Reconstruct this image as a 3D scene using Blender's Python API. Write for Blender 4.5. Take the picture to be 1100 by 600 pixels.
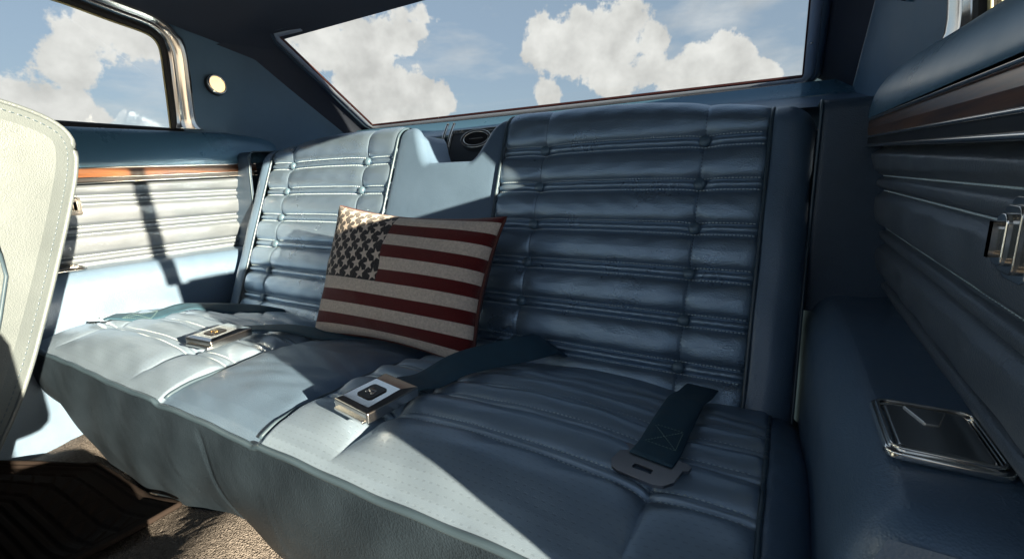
import bpy, bmesh, math, random
import numpy as np
from mathutils import Vector, Matrix
random.seed(4); rng = np.random.default_rng(4)
SC = bpy.context.scene
for o in list(bpy.data.objects): bpy.data.objects.remove(o)
COL = SC.collection
pi = math.pi

# ------------------------------------------------------------------ camera
cam_d = bpy.data.cameras.new('camera'); cam = bpy.data.objects.new('camera', cam_d); COL.objects.link(cam)
CR = Vector((0.86288303, 0.50463737, -0.02782092)); CU = Vector((-0.0822113, 0.1944615, 0.97745896)); CF = CR.cross(CU) * -1
M = Matrix((CR, CU, -CF)).transposed().to_4x4(); M.translation = Vector((0.66269725, -0.15934976, 0.82625548))
cam.matrix_world = M
cam_d.sensor_width = 36; cam_d.lens = 505.373 / 1100 * 36; cam_d.clip_start = 0.01; cam_d.clip_end = 5000
SC.camera = cam
SC.render.resolution_x = 1024; SC.render.resolution_y = 558

# ------------------------------------------------------------------ sun, sky, exposure
SUN_DIR = Vector((1, -0.27, 0.245)).normalized()           # towards the sun
sun_d = bpy.data.lights.new('sun', 'SUN'); sun_d.energy = 5.0; sun_d.angle = math.radians(0.5); sun_d.color = (1, .80, .55)
sun = bpy.data.objects.new('sun', sun_d); COL.objects.link(sun)
sun.rotation_euler = SUN_DIR.to_track_quat('Z', 'Y').to_euler()
SC.view_settings.view_transform = 'Standard'; SC.view_settings.look = 'None'
SC.view_settings.gamma = 1; SC.view_settings.exposure = 2.5

W = bpy.data.worlds.new("World"); SC.world = W; W.use_nodes = True
nt = W.node_tree; nt.nodes.clear(); N = nt.nodes.new; LK = nt.links.new
def wmath(op, a, b=None, c=None):
    n = N('ShaderNodeMath'); n.operation = op
    for i, v in enumerate((a, b, c)):
        if v is None: continue
        if hasattr(v, 'links'): LK(v, n.inputs[i])
        else: n.inputs[i].default_value = v
    return n.outputs[0]
wo = N('ShaderNodeOutputWorld'); bg = N('ShaderNodeBackground'); LK(bg.outputs[0], wo.inputs[0]); bg.inputs[1].default_value = 0.07
sky = N('ShaderNodeTexSky'); sky.sky_type = 'NISHITA'; sky.sun_disc = False
sky.sun_elevation = math.asin(SUN_DIR.z); sky.sun_rotation = math.atan2(SUN_DIR.x, SUN_DIR.y)
tc = N('ShaderNodeTexCoord'); DIR = tc.outputs['Generated']
nz = N('ShaderNodeTexNoise'); nz.inputs['Scale'].default_value = 9; nz.inputs['Detail'].default_value = 9; nz.inputs['Roughness'].default_value = .63
LK(DIR, nz.inputs['Vector'])
nz2 = N('ShaderNodeTexNoise'); nz2.inputs['Scale'].default_value = 3.2; nz2.inputs['Detail'].default_value = 7; nz2.inputs['Roughness'].default_value = .6
mp = N('ShaderNodeMapping'); mp.inputs['Scale'].default_value = (1, 1, 3.2); LK(DIR, mp.inputs[0]); LK(mp.outputs[0], nz2.inputs['Vector'])
puffs = [(-.651,.716,.254,.062),(-.693,.684,.23,.08),(-.748,.624,.226,.071),(-.667,.724,.175,.08),(-.726,.663,.182,.089),(-.614,.771,.167,.045),
 (-.419,.87,.258,.062),(-.365,.898,.248,.08),(-.30,.92,.25,.08),(-.245,.94,.238,.053),(-.182,.967,.178,.062),(-.12,.976,.18,.057),(-.067,.985,.159,.036),
 (-.312,.933,.181,.053),(-.43,.889,.158,.032),(-.904,.35,.247,.062),(-.886,.395,.242,.053),(-.933,.31,.18,.045),
 (-.948,.294,.112,.062),(-.944,.3,.135,.02),(-.96,.263,.095,.053),(-.246,.95,.192,.062)]
# puffs elsewhere round the sky, for reflections and other views
for k in range(5):
    a = rng.uniform(0.2, 4.2); e = rng.uniform(.1, .5)
    puffs.append((math.cos(a - .2) * math.cos(e) * (1 if a < 3.2 else -1), -abs(math.sin(a)) * math.cos(e), math.sin(e), rng.uniform(.08, .14)))
dens = None
for x, y, z, r in puffs:
    v = Vector((x, y, z)).normalized()
    d = N('ShaderNodeVectorMath'); d.operation = 'DISTANCE'; LK(DIR, d.inputs[0]); d.inputs[1].default_value = v
    q = wmath('SUBTRACT', 1.0, wmath('DIVIDE', d.outputs['Value'], r * .96))
    dens = q if dens is None else wmath('SMOOTH_MAX', dens, q, .25)
dn = wmath('ADD', wmath('MAXIMUM', dens, -1.2), wmath('MULTIPLY', wmath('SUBTRACT', nz.outputs[0], .5), 3.0))
mr = N('ShaderNodeMapRange'); mr.interpolation_type = 'SMOOTHSTEP'; mr.inputs[1].default_value = 0; mr.inputs[2].default_value = .22; LK(dn, mr.inputs[0])
thin = N('ShaderNodeMapRange'); thin.inputs[1].default_value = .50; thin.inputs[2].default_value = .78; LK(nz2.outputs[0], thin.inputs[0])
mask = wmath('MULTIPLY', wmath('MAXIMUM', mr.outputs[0], wmath('MULTIPLY', thin.outputs[0], .75)), .94)
# cloud brightness: crisp white heads, greyer folds
nz3 = N('ShaderNodeTexNoise'); nz3.inputs['Scale'].default_value = 17; nz3.inputs['Detail'].default_value = 6; nz3.inputs['Roughness'].default_value = .55
LK(DIR, nz3.inputs['Vector'])
cr = N('ShaderNodeMapRange'); cr.inputs[1].default_value = .3; cr.inputs[2].default_value = .68; cr.inputs[3].default_value = 1.65; cr.inputs[4].default_value = 2.45; LK(nz3.outputs[0], cr.inputs[0])
cc = N('ShaderNodeMix'); cc.data_type = 'RGBA'; cc.blend_type = 'MULTIPLY'; cc.inputs[0].default_value = 1
cc.inputs[6].default_value = (1, .97, .91, 1); LK(cr.outputs[0], cc.inputs[7])
skm = N('ShaderNodeMix'); skm.data_type = 'RGBA'; skm.blend_type = 'MULTIPLY'; skm.inputs[0].default_value = 1
LK(sky.outputs[0], skm.inputs[6]); skm.inputs[7].default_value = (.50, .49, .52, 1)
mx = N('ShaderNodeMix'); mx.data_type = 'RGBA'; LK(mask, mx.inputs[0]); hz = N('ShaderNodeMix'); hz.data_type = 'RGBA'; hz.inputs[0].default_value = .80; LK(skm.outputs[2], hz.inputs[6]); hz.inputs[7].default_value = (.80, 1.02, 1.26, 1); LK(hz.outputs[2], mx.inputs[6]); LK(cc.outputs[2], mx.inputs[7])
LK(mx.outputs[2], bg.inputs[0])

# ------------------------------------------------------------------ materials
def material(name, base, rough=.5, metal=0, spec=.5, bump=None, var=0, var_scale=20, coat=0, emit=None, sheen=0, flake=0):
    m = bpy.data.materials.new(name); m.use_nodes = True; t = m.node_tree; b = t.nodes['Principled BSDF']
    b.inputs['Base Color'].default_value = (*base, 1); b.inputs['Roughness'].default_value = rough
    b.inputs['Metallic'].default_value = metal; b.inputs['Specular IOR Level'].default_value = spec
    b.inputs['Coat Weight'].default_value = coat; b.inputs['Coat Roughness'].default_value = .24
    if sheen: b.inputs['Sheen Weight'].default_value = sheen
    if emit: b.inputs['Emission Color'].default_value = (*emit[0], 1); b.inputs['Emission Strength'].default_value = emit[1]
    c = t.nodes.new('ShaderNodeTexCoord')
    if var:
        n = t.nodes.new('ShaderNodeTexNoise'); n.inputs['Scale'].default_value = var_scale; n.inputs['Detail'].default_value = 8; n.inputs['Roughness'].default_value = .65
        t.links.new(c.outputs['Object'], n.inputs['Vector'])
        r = t.nodes.new('ShaderNodeMapRange'); r.inputs[1].default_value = .3; r.inputs[2].default_value = .7; r.inputs[3].default_value = 1 - var; r.inputs[4].default_value = 1 + var
        t.links.new(n.outputs[0], r.inputs[0])
        k = t.nodes.new('ShaderNodeMix'); k.data_type = 'RGBA'; k.blend_type = 'MULTIPLY'; k.inputs[0].default_value = 1
        k.inputs[6].default_value = (*base, 1); t.links.new(r.outputs[0], k.inputs[7]); t.links.new(k.outputs[2], b.inputs['Base Color'])
        r2 = t.nodes.new('ShaderNodeMapRange'); r2.inputs[1].default_value = .3; r2.inputs[2].default_value = .7; r2.inputs[3].default_value = max(0, rough - .07); r2.inputs[4].default_value = rough + .09
        t.links.new(n.outputs[0], r2.inputs[0]); t.links.new(r2.outputs[0], b.inputs['Roughness'])
    last = None
    for (kind, scale, strength, dist) in (bump or []):
        if kind == 'voronoi':
            n = t.nodes.new('ShaderNodeTexVoronoi'); n.inputs['Scale'].default_value = scale; out = n.outputs['Distance']
        elif kind == 'noise':
            n = t.nodes.new('ShaderNodeTexNoise'); n.inputs['Scale'].default_value = scale; n.inputs['Detail'].default_value = 4; out = n.outputs[0]
        elif kind == 'dash':
            s = t.nodes.new('ShaderNodeSeparateXYZ'); t.links.new(c.outputs['Object'], s.inputs[0])
            def mth(op, a, b_=None):
                q = t.nodes.new('ShaderNodeMath'); q.operation = op
                for i, v in enumerate((a, b_)):
                    if v is None: continue
                    if hasattr(v, 'links'): t.links.new(v, q.inputs[i])
                    else: q.inputs[i].default_value = v
                return q.outputs[0]
            vy = mth('DIVIDE', s.outputs[1], .0066); fy = mth('FLOOR', vy)
            ux = mth('FRACT', mth('ADD', mth('DIVIDE', s.outputs[0], .0092), mth('MULTIPLY', fy, .5)))
            a1 = mth('LESS_THAN', mth('ABSOLUTE', mth('SUBTRACT', ux, .5)), .20)
            a2 = mth('LESS_THAN', mth('ABSOLUTE', mth('SUBTRACT', mth('FRACT', vy), .5)), .10)
            out = mth('SUBTRACT', 1.0, mth('MULTIPLY', mth('MULTIPLY', a1, a2), mth('LESS_THAN', s.outputs[1], .098))); n = None
            q_ = t.nodes.new('ShaderNodeMix'); q_.data_type = 'RGBA'; q_.blend_type = 'MULTIPLY'; q_.inputs[0].default_value = 1
            lk = b.inputs['Base Color'].links[0].from_socket; t.links.new(lk, q_.inputs[6]); t.links.new(mth('ADD', mth('MULTIPLY', out, .12), .88), q_.inputs[7]); t.links.new(q_.outputs[2], b.inputs['Base Color'])
        if n is not None: t.links.new(c.outputs['Object'], n.inputs['Vector'])
        bp = t.nodes.new('ShaderNodeBump'); bp.inputs['Strength'].default_value = strength; bp.inputs['Distance'].default_value = dist
        t.links.new(out, bp.inputs['Height'])
        if last: t.links.new(last, bp.inputs['Normal'])
        last = bp.outputs[0]
    if last: t.links.new(last, b.inputs['Normal'])
    return m
GR = [('noise', 28, .16, .002), ('voronoi', 620, .42, .0007), ('noise', 60, .14, .0015)]
BLUE = (.105, .175, .275)
M_pleat = material('pearl_blue_vinyl', (.235, .345, .48), .31, .66, .6, [('voronoi', 480, .5, .0008), ('noise', 1300, .5, .0005)], .03, 12, coat=.35)
M_cush = material('perforated_blue_vinyl', (.235, .335, .46), .35, .38, .6, [('noise', 30, .1, .002), ('dash', 0, .6, .0008), ('noise', 1300, .4, .0004)], .05, 14, coat=.25)
M_vinyl = material('blue_vinyl', BLUE, .38, .15, .55, GR, .06, 14, coat=.3)
M_side = material('blue_trim_vinyl', (.155, .19, .235), .38, .4, .5, GR, .06, 10)
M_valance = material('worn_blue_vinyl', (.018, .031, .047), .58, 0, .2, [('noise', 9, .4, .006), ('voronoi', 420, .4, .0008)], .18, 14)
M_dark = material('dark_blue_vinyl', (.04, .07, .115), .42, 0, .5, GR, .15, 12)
M_sail = material('blue_sail_vinyl', (.085, .165, .26), .5, 0, .4, GR, .1, 6)
M_pad = material('painted_blue_pad', (.07, .17, .27), .30, .2, .6, [('noise', 900, .12, .0003)], .03, 8)
M_head = material('navy_headliner', (.042, .055, .085), .7, 0, .3, [('noise', 700, .4, .0006)], .1, 5)
M_pipe = material('piping_vinyl', (.05, .085, .12), .33, .1, .5)
M_stitch = material('pale_blue_thread', (.58, .72, .80), .5)
M_button = material('button_vinyl', (.10, .17, .24), .34, .2, .6)
M_chrome = material('chrome', (.86, .84, .80), .14, 1, .5, [('noise', 30, .06, .002)])
M_chrome2 = material('brushed_steel', (.55, .54, .52), .24, 1, .5, [('noise', 90, .1, .001)])
M_gun = material('dark_steel', (.30, .30, .32), .28, 1, .5)
M_black = material('black_plastic', (.012, .012, .014), .3)
M_rubber = material('black_rubber_seal', (.012, .013, .016), .6)
M_gold = material('brass_emblem', (.75, .48, .2), .25, 1)
M_web = material('teal_webbing', (.026, .072, .115), .58, 0, .4, [('noise', 800, .6, .0008)], .15, 60)
M_carpet = material('grey_brown_carpet', (.165, .158, .155), .95, 0, .1, [('noise', 260, 1, .006), ('voronoi', 420, 1, .004)], .32, 240)
M_mat = material('dark_brown_rubber', (.018, .014, .013), .9, 0, .15, [('noise', 500, .4, .001)], .2, 20)
M_lens = material('lit_lamp_lens', (.9, .8, .6), .3, emit=((1, .66, .32), .30))
M_speaker = material('speaker_console', (.16, .19, .23), .35, .5)
M_front = material('pale_blue_front_vinyl', (.105, .135, .155), .42, .1, .5, GR, .08, 9)
M_back = material('mauve_backing_cloth', (.13, .09, .10), .9, 0, .2, [('noise', 900, .6, .001)])
M_ground = material('pale_gravel', (.17, .16, .15), .95, 0, .2, [('noise', 3, .5, .02)], .2, 3)
M_outer = material('body_paint', (.05, .09, .13), .3, .3, .5)

# wood with grain along y
def wood():
    m = material('wood_trim', (.28, .085, .025), .3, 0, .5, None, 0, coat=.5); t = m.node_tree; b = t.nodes['Principled BSDF']
    c = t.nodes.new('ShaderNodeTexCoord'); mp = t.nodes.new('ShaderNodeMapping'); mp.inputs['Scale'].default_value = (60, 5, 160)
    n = t.nodes.new('ShaderNodeTexNoise'); n.inputs['Scale'].default_value = 1.5; n.inputs['Detail'].default_value = 6
    r = t.nodes.new('ShaderNodeValToRGB'); r.color_ramp.elements[0].position = .35; r.color_ramp.elements[1].position = .68
    r.color_ramp.elements[0].color = (.035, .013, .008, 1); r.color_ramp.elements[1].color = (.16, .066, .024, 1)
    t.links.new(c.outputs['Object'], mp.inputs[0]); t.links.new(mp.outputs[0], n.inputs['Vector']); t.links.new(n.outputs[0], r.inputs[0]); t.links.new(r.outputs[0], b.inputs['Base Color'])
    return m
M_wood = wood()
def glass():
    m = bpy.data.materials.new('window_glass'); m.use_nodes = True; t = m.node_tree; t.nodes.clear()
    o = t.nodes.new('ShaderNodeOutputMaterial'); tr = t.nodes.new('ShaderNodeBsdfTransparent'); tr.inputs[0].default_value = (.93, .96, .97, 1)
    g = t.nodes.new('ShaderNodeBsdfGlossy'); g.inputs['Roughness'].default_value = .02; g.inputs[0].default_value = (.9, .95, 1, 1)
    f = t.nodes.new('ShaderNodeFresnel'); f.inputs[0].default_value = 1.3; mx = t.nodes.new('ShaderNodeMixShader')
    t.links.new(f.outputs[0], mx.inputs[0]); t.links.new(tr.outputs[0], mx.inputs[1]); t.links.new(g.outputs[0], mx.inputs[2]); t.links.new(mx.outputs[0], o.inputs[0])
    return m
M_glass = glass()
def attr_mat():
    m = material('woven_flag_cloth', (.5, .5, .5), .92, 0, .15, [('noise', 420, .9, .0016), ('voronoi', 650, .5, .001)], 0, sheen=.3); t = m.node_tree; b = t.nodes['Principled BSDF']
    a = t.nodes.new('ShaderNodeVertexColor'); a.layer_name = 'Col'
    n = t.nodes.new('ShaderNodeTexNoise'); n.inputs['Scale'].default_value = 260; n.inputs['Detail'].default_value = 3; c = t.nodes.new('ShaderNodeTexCoord')
    t.links.new(c.outputs['Object'], n.inputs['Vector'])
    r = t.nodes.new('ShaderNodeMapRange'); r.inputs[1].default_value = .3; r.inputs[2].default_value = .7; r.inputs[3].default_value = .84; r.inputs[4].default_value = 1.14
    t.links.new(n.outputs[0], r.inputs[0])
    k = t.nodes.new('ShaderNodeMix'); k.data_type = 'RGBA'; k.blend_type = 'MULTIPLY'; k.inputs[0].default_value = 1
    t.links.new(a.outputs[0], k.inputs[6]); t.links.new(r.outputs[0], k.inputs[7]); t.links.new(k.outputs[2], b.inputs['Base Color'])
    return m
M_flag = attr_mat()

# ------------------------------------------------------------------ helpers
def tag(o, label=None, cat=None, group=None, kind=None):
    if label: o['label'] = label
    if cat: o['category'] = cat
    if group: o['group'] = group
    if kind: o['kind'] = kind
    return o
def empty(name, loc=(0, 0, 0)):
    o = bpy.data.objects.new(name, None); COL.objects.link(o); o.location = loc; o.empty_display_size = .05; return o
def root_loc(p):
    v = Vector((0, 0, 0))
    while p: v += p.location; p = p.parent
    return v
def mesh(name, V, Fc, mat, parent=None, smooth=True, col=None):
    """vertices given in world metres; the object sits at its parent's place"""
    V = np.asarray(V, dtype=np.float32).reshape(-1, 3).copy(); off = np.array(root_loc(parent)); V -= off.astype(np.float32)
    me = bpy.data.meshes.new(name); me.from_pydata(V.tolist(), [], [list(map(int, f)) for f in Fc]); me.update()
    if smooth: me.polygons.foreach_set('use_smooth', [True] * len(me.polygons))
    if col is not None:
        at = me.color_attributes.new('Col', 'FLOAT_COLOR', 'POINT'); at.data.foreach_set('color', np.asarray(col, dtype=np.float32).ravel())
    me.materials.append(mat); o = bpy.data.objects.new(name, me); COL.objects.link(o); o.parent = parent
    return o
def gridf(nu, nv, base=0, wrap=False):
    i, j = np.meshgrid(np.arange(nu - (0 if wrap else 1)), np.arange(nv - 1), indexing='ij'); i2 = (i + 1) % nu
    return (np.stack([i * nv + j, i2 * nv + j, i2 * nv + j + 1, i * nv + j + 1], -1).reshape(-1, 4) + base)
def grid(name, P, mat, parent=None, smooth=True, col=None, flip=False):
    nu, nv = P.shape[:2]; f = gridf(nu, nv)
    if flip: f = f[:, ::-1]
    return mesh(name, P.reshape(-1, 3), f, mat, parent, smooth, col)
def tube_geo(pts, r, n=8, closed=False, up=(0, 0, 1), flat=1.0):
    pts = np.asarray(pts, float); m = len(pts); T = np.gradient(pts, axis=0)
    if closed: T = np.roll(pts, -1, 0) - np.roll(pts, 1, 0)
    T /= np.linalg.norm(T, axis=1)[:, None] + 1e-12
    upv = np.asarray(up, float); S = np.cross(T, upv); bad = np.linalg.norm(S, axis=1) < 1e-4; S[bad] = np.cross(T[bad], (0.3, 1, .2)); S /= np.linalg.norm(S, axis=1)[:, None]
    Nn = np.cross(S, T); a = np.linspace(0, 2 * pi, n, endpoint=False); rr = np.broadcast_to(np.asarray(r, float), (m,))
    V = pts[:, None] + rr[:, None, None] * (S[:, None] * np.cos(a)[None, :, None] + flat * Nn[:, None] * np.sin(a)[None, :, None])
    F = []
    for i in range(m if closed else m - 1):
        k = (i + 1) % m
        for j in range(n): F.append((i * n + j, i * n + (j + 1) % n, k * n + (j + 1) % n, k * n + j))
    if not closed: F.append(tuple(range(n))); F.append(tuple((m - 1) * n + j for j in range(n))[::-1])
    return V.reshape(-1, 3), F
def tube(name, pts, r, mat, parent=None, n=8, closed=False, up=(0, 0, 1), flat=1.0):
    V, F = tube_geo(pts, r, n, closed, up, flat); return mesh(name, V, F, mat, parent)
def merge(parts):
    V = []; F = []; b = 0
    for v, f in parts:
        v = np.asarray(v); V.append(v); F += [tuple(int(i) + b for i in q) for q in f]; b += len(v)
    return np.concatenate(V), F
def sweep(name, path, prof, A, B, mat, parent=None, closed_prof=True, smooth=False):
    """profile points (a,b) offset along per-point vectors A[i], B[i]"""
    path = np.asarray(path, float); A = np.asarray(A, float); B = np.asarray(B, float)
    if A.ndim == 1: A = np.tile(A, (len(path), 1))
    if B.ndim == 1: B = np.tile(B, (len(path), 1))
    n = len(prof); V = np.concatenate([[p + a * q[0] + b * q[1] for q in prof] for p, a, b in zip(path, A, B)]); F = []
    for i in range(len(path) - 1):
        for j in range(n if closed_prof else n - 1):
            F.append((i * n + j, i * n + (j + 1) % n, (i + 1) * n + (j + 1) % n, (i + 1) * n + j))
    if closed_prof: F.append(tuple(range(n))[::-1]); F.append(tuple((len(path) - 1) * n + j for j in range(n)))
    o = mesh(name, V, F, mat, parent, smooth); fixn(o); return o
def fixn(o):
    bm = bmesh.new(); bm.from_mesh(o.data); bmesh.ops.recalc_face_normals(bm, faces=bm.faces); bm.to_mesh(o.data); bm.free()
def bevel(o, w, seg=3, ang=.5):
    m = o.modifiers.new('bevel', 'BEVEL'); m.width = w; m.segments = seg; m.limit_method = 'ANGLE'; m.angle_limit = ang
    w_ = o.modifiers.new('wn', 'WEIGHTED_NORMAL'); w_.keep_sharp = True
    return o
def prism(name, outline, c, ex, ey, ez, h, mat, parent=None, bev=0, hole=None, seg=3):
    """outline (x,y) in frame ex,ey extruded by h along ez"""
    c, ex, ey, ez = (np.asarray(v, float) for v in (c, ex, ey, ez)); n = len(outline)
    V = [c + ex * x + ey * y for x, y in outline] + [c + ex * x + ey * y + ez * h for x, y in outline]
    F = [tuple((i, (i + 1) % n, n + (i + 1) % n, n + i)) for i in range(n)]
    if hole is None: F += [tuple(range(n))[::-1], tuple(range(n, 2 * n))]
    else:
        m = len(hole)
        V += [c + ex * x + ey * y for x, y in hole] + [c + ex * x + ey * y + ez * h for x, y in hole]; b = 2 * n
        assert m == n
        for i in range(n):
            k = (i + 1) % n
            F += [(b + k, b + i, b + n + i, b + n + k), (i, b + i, b + k, k), (n + k, b + n + k, b + n + i, n + i)]
    o = mesh(name, V, F, mat, parent, True); fixn(o)
    if bev: bevel(o, bev, seg)
    return o
def rrect(w, h, r, n=5):
    P = []
    for cx, cy, a0 in ((w / 2 - r, h / 2 - r, 0), (-w / 2 + r, h / 2 - r, pi / 2), (-w / 2 + r, -h / 2 + r, pi), (w / 2 - r, -h / 2 + r, 1.5 * pi)):
        for k in range(n + 1): a = a0 + pi / 2 * k / n; P.append((cx + r * math.cos(a), cy + r * math.sin(a)))
    return P
def circ(rx, ry=None, n=28):
    ry = ry or rx; return [(rx * math.cos(2 * pi * k / n), ry * math.sin(2 * pi * k / n)) for k in range(n)]
def ss(x, a, b):
    t = np.clip((np.asarray(x, float) - a) / (b - a), 0, 1); return t * t * (3 - 2 * t)
def stitches(name, pts, nrm, parent, length=.0034, gap=.0019, w=.00065, mat=None):
    """little thread dashes along polylines lying on the surface"""
    geo = []
    for P, Nn in zip(pts, nrm):
        P = np.asarray(P, float); Nn = np.asarray(Nn, float); d = np.concatenate([[0], np.cumsum(np.linalg.norm(np.diff(P, axis=0), axis=1))])
        s = 0
        while s + length < d[-1]:
            a = np.array([np.interp(s, d, P[:, k]) for k in range(3)]); b = np.array([np.interp(s + length, d, P[:, k]) for k in range(3)])
            nn = np.array([np.interp(s, d, Nn[:, k]) for k in range(3)]); nn /= np.linalg.norm(nn); t = b - a; t /= np.linalg.norm(t) + 1e-9; sd = np.cross(t, nn)
            m = (a + b) / 2 + nn * w * 1.6
            V = [a + sd * w, a - sd * w, m + sd * w, m - sd * w, b + sd * w, b - sd * w]
            geo.append((V, [(0, 1, 3, 2), (2, 3, 5, 4), (0, 2, 4), (1, 5, 3)])); s += length + gap
    V, F = merge(geo); st = mesh(name, V, F, mat or M_stitch, parent); st.location = (0, 0, 0)
    if not parent or parent.type != 'MESH': return st
    me = parent.data; me.materials.append(mat or M_stitch); k = len(me.materials) - 1
    off = np.array(root_loc(parent)) - np.array(root_loc(parent.parent) if False else root_loc(parent))
    for p in st.data.polygons: p.material_index = k
    bm = bmesh.new(); bm.from_mesh(me); bm.from_mesh(st.data); bm.to_mesh(me); bm.free(); bpy.data.objects.remove(st)
    return parent

# ------------------------------------------------------------------ the setting
def ground():
    n = 24; R = [0, 3, 8, 30, 120, 600, 3000]
    V = [(0, 0, -.32)]; F = []
    for r in R[1:]: V += [(r * math.cos(2 * pi * k / n), r * math.sin(2 * pi * k / n), -.32) for k in range(n)]
    for k in range(n): F.append((0, 1 + k, 1 + (k + 1) % n))
    for q in range(len(R) - 2):
        b = 1 + q * n; c = b + n
        for k in range(n): F.append((b + k, c + k, c + (k + 1) % n, b + (k + 1) % n))
    o = mesh('ground', V, F, M_ground, smooth=False); tag(o, kind='structure'); return o
ground()
FZ = .275
def floor_z(x, y):
    x = np.asarray(x, float); y = np.asarray(y, float)
    return FZ + .05 * np.exp(-((x + .02) / .15) ** 2) + .10 * ss(-x, .72, .86) + .003 * np.sin(x * 31 + y * 17) + .004 * np.sin(y * 43 - x * 9)
def carpet():
    xs = np.linspace(-.86, .86, 260); ys = np.linspace(-.75, .30, 180); X, Y = np.meshgrid(xs, ys, indexing='ij')
    Z = floor_z(X, Y) + rng.uniform(-.0008, .0008, X.shape)
    o = grid('carpet', np.stack([X, Y, Z], -1), M_carpet); tag(o, kind='structure')
carpet()

# ------------------------------------------------------------------ car body
car = empty('car_body', (0, .3, .2)); tag(car, 'car body seen from inside, blue trim panels and chrome window frames around the rear seat', 'car')
def xw(z): return .79 - .14 * (np.asarray(z, float) - .65)
def wood_top(y): return .874 + .036 * (np.asarray(y, float) - .2)
def wood_bot(y): return wood_top(y) - .034

def side_panel(s, y0):
    A = lambda o: o
    # pleated panel
    ys = np.linspace(y0, .70, 260); zs = np.linspace(.645, .90, 190); Y, Z = np.meshgrid(ys, zs, indexing='ij')
    h = np.zeros_like(Y)
    lines = [.805 + 0 * Y, .735 + 0 * Y, .665 + 0 * Y]
    d = np.min([np.abs(Z - l - .006 * (Y - .4)) for l in lines], axis=0)
    zz = (Z - .665 - .006 * (Y - .4)) / .07
    bul = .012 * np.clip(np.abs(np.sin(pi * np.clip(zz, 0, 3))), 0, 1) ** .6
    h = np.where(d < .0075, .000 + .0075 * np.sqrt(np.clip(1 - (d / .0075) ** 2, 0, 1)), bul * ss(d, .0075, .02))
    h -= .004 * np.exp(-((d - .0085) / .002) ** 2)
    h += .0016 * np.sin(Y * 60 + Z * 35) * ss(d, .01, .03)
    h = h * (1 - ss(Z, wood_bot(Y) - .012, wood_bot(Y) - .003)) - .004 * ss(Z, wood_bot(Y) - .005, wood_bot(Y))
    X = s * (xw(Z) - h)
    p = grid('side_panel', np.stack([X, Y, Z], -1), M_side, car, flip=(s > 0))
    L = []; Nn = []
    for z0 in (.805, .735, .665):
        for dz in (-.0098, .0098):
            yy = np.linspace(y0, .68, 200); z = z0 + .006 * (yy - .4) + dz
            L.append(np.stack([s * (xw(z) + .001), yy, z], -1)); Nn.append(np.tile((-s, 0, 0), (200, 1)))
    stitches('stitching', L, Nn, p)
    # front jamb / outer skin that closes the panel behind
    V = []; xo = .845
    for yy in (y0, .80):
        ya = yy - .06 if (s > 0 and yy < .5) else yy
        V += [(s * .80, yy, .22), (s * xo, yy, .22), (s * xo, ya, .97 - (.022 if s > 0 else 0)), (s * .79, ya, .97 - (.022 if s > 0 else 0)), (s * .795, yy, .65)]
    F = [(0, 1, 2, 3, 4), (5, 9, 8, 7, 6)] + [(i, 5 + i, 5 + (i + 1) % 5, (i + 1) % 5) for i in range(5)]
    o = mesh('panel_shell', V, F, M_dark, car, False); fixn(o)
    # wood strip with chrome beads
    yy = np.linspace(y0, .715, 60); T = wood_top(yy); B = wood_bot(yy); x = xw(T) - .008
    k = T - B
    path = np.stack([s * x, yy, B], -1); Av = np.stack([-s * np.ones_like(yy), 0 * yy, 0 * yy], -1); Bv = np.array((0, 0, 1.0))
    w_ = sweep('wood_trim', path, [(-.01, .012), (.003, .012), (.0045, .022), (.0035, .032), (-.01, .032)], Av, Bv, M_wood, p)
    sweep('dark_trim_strip', path, [(-.01, .001), (.003, .001), (.003, .0105), (-.01, .0105)], Av, Bv, M_black, p)
    for z0, r in ((.0335, .0021), (.0115, .0015), (.0005, .0020)):
        q = path.copy(); q[:, 2] += z0; q[:, 0] -= s * .0045
        tube('chrome_strip', q, r, M_chrome, p, 8)
    # padded sill above the wood (swells inward, rounds off at the rear)
    yy = np.concatenate([np.linspace(y0, .62, 50), .62 + .20 * np.sin(np.linspace(0, pi / 2, 24))[1:]])
    a = np.linspace(-.10, 1.0, 40) * pi / 2
    P = np.zeros((len(yy), len(a) + 8, 3))
    for i, y in enumerate(yy):
        sh = math.sqrt(max(0, 1 - max(0, (y - .62) / .2002) ** 2)); zb = float(wood_top(y)) + .001
        drop = 0
        hgt = (.972 + .02 * (y - .3) - zb)
        if s > 0: hgt -= .020 + .022 * float(1 - ss(y, .15, .7))
        dep = .048
        for j, t in enumerate(a):
            xx = .79 - dep * sh * math.cos(t) ** .9 if math.cos(t) > 0 else .79
            xx = min(xx, .795)
            zq = zb + hgt * (.08 + .92 * math.sin(max(t, 0)) ** 1.15) * (.62 + .38 * sh) if t > 0 else zb + hgt * .08 * (1 + t * 6)
            P[i, j] = (s * xx, y, zq)
        for j in range(8):
            f = (j + 1) / 8; P[i, len(a) + j] = (s * (.79 + .05 * f), y, P[i, len(a) - 1, 2] - .004 * f)
    grid('window_sill_pad', P, M_pad, p, flip=(s > 0))
    return p
SPL = side_panel(-1, -.55); SPR = side_panel(1, .085)

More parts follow.
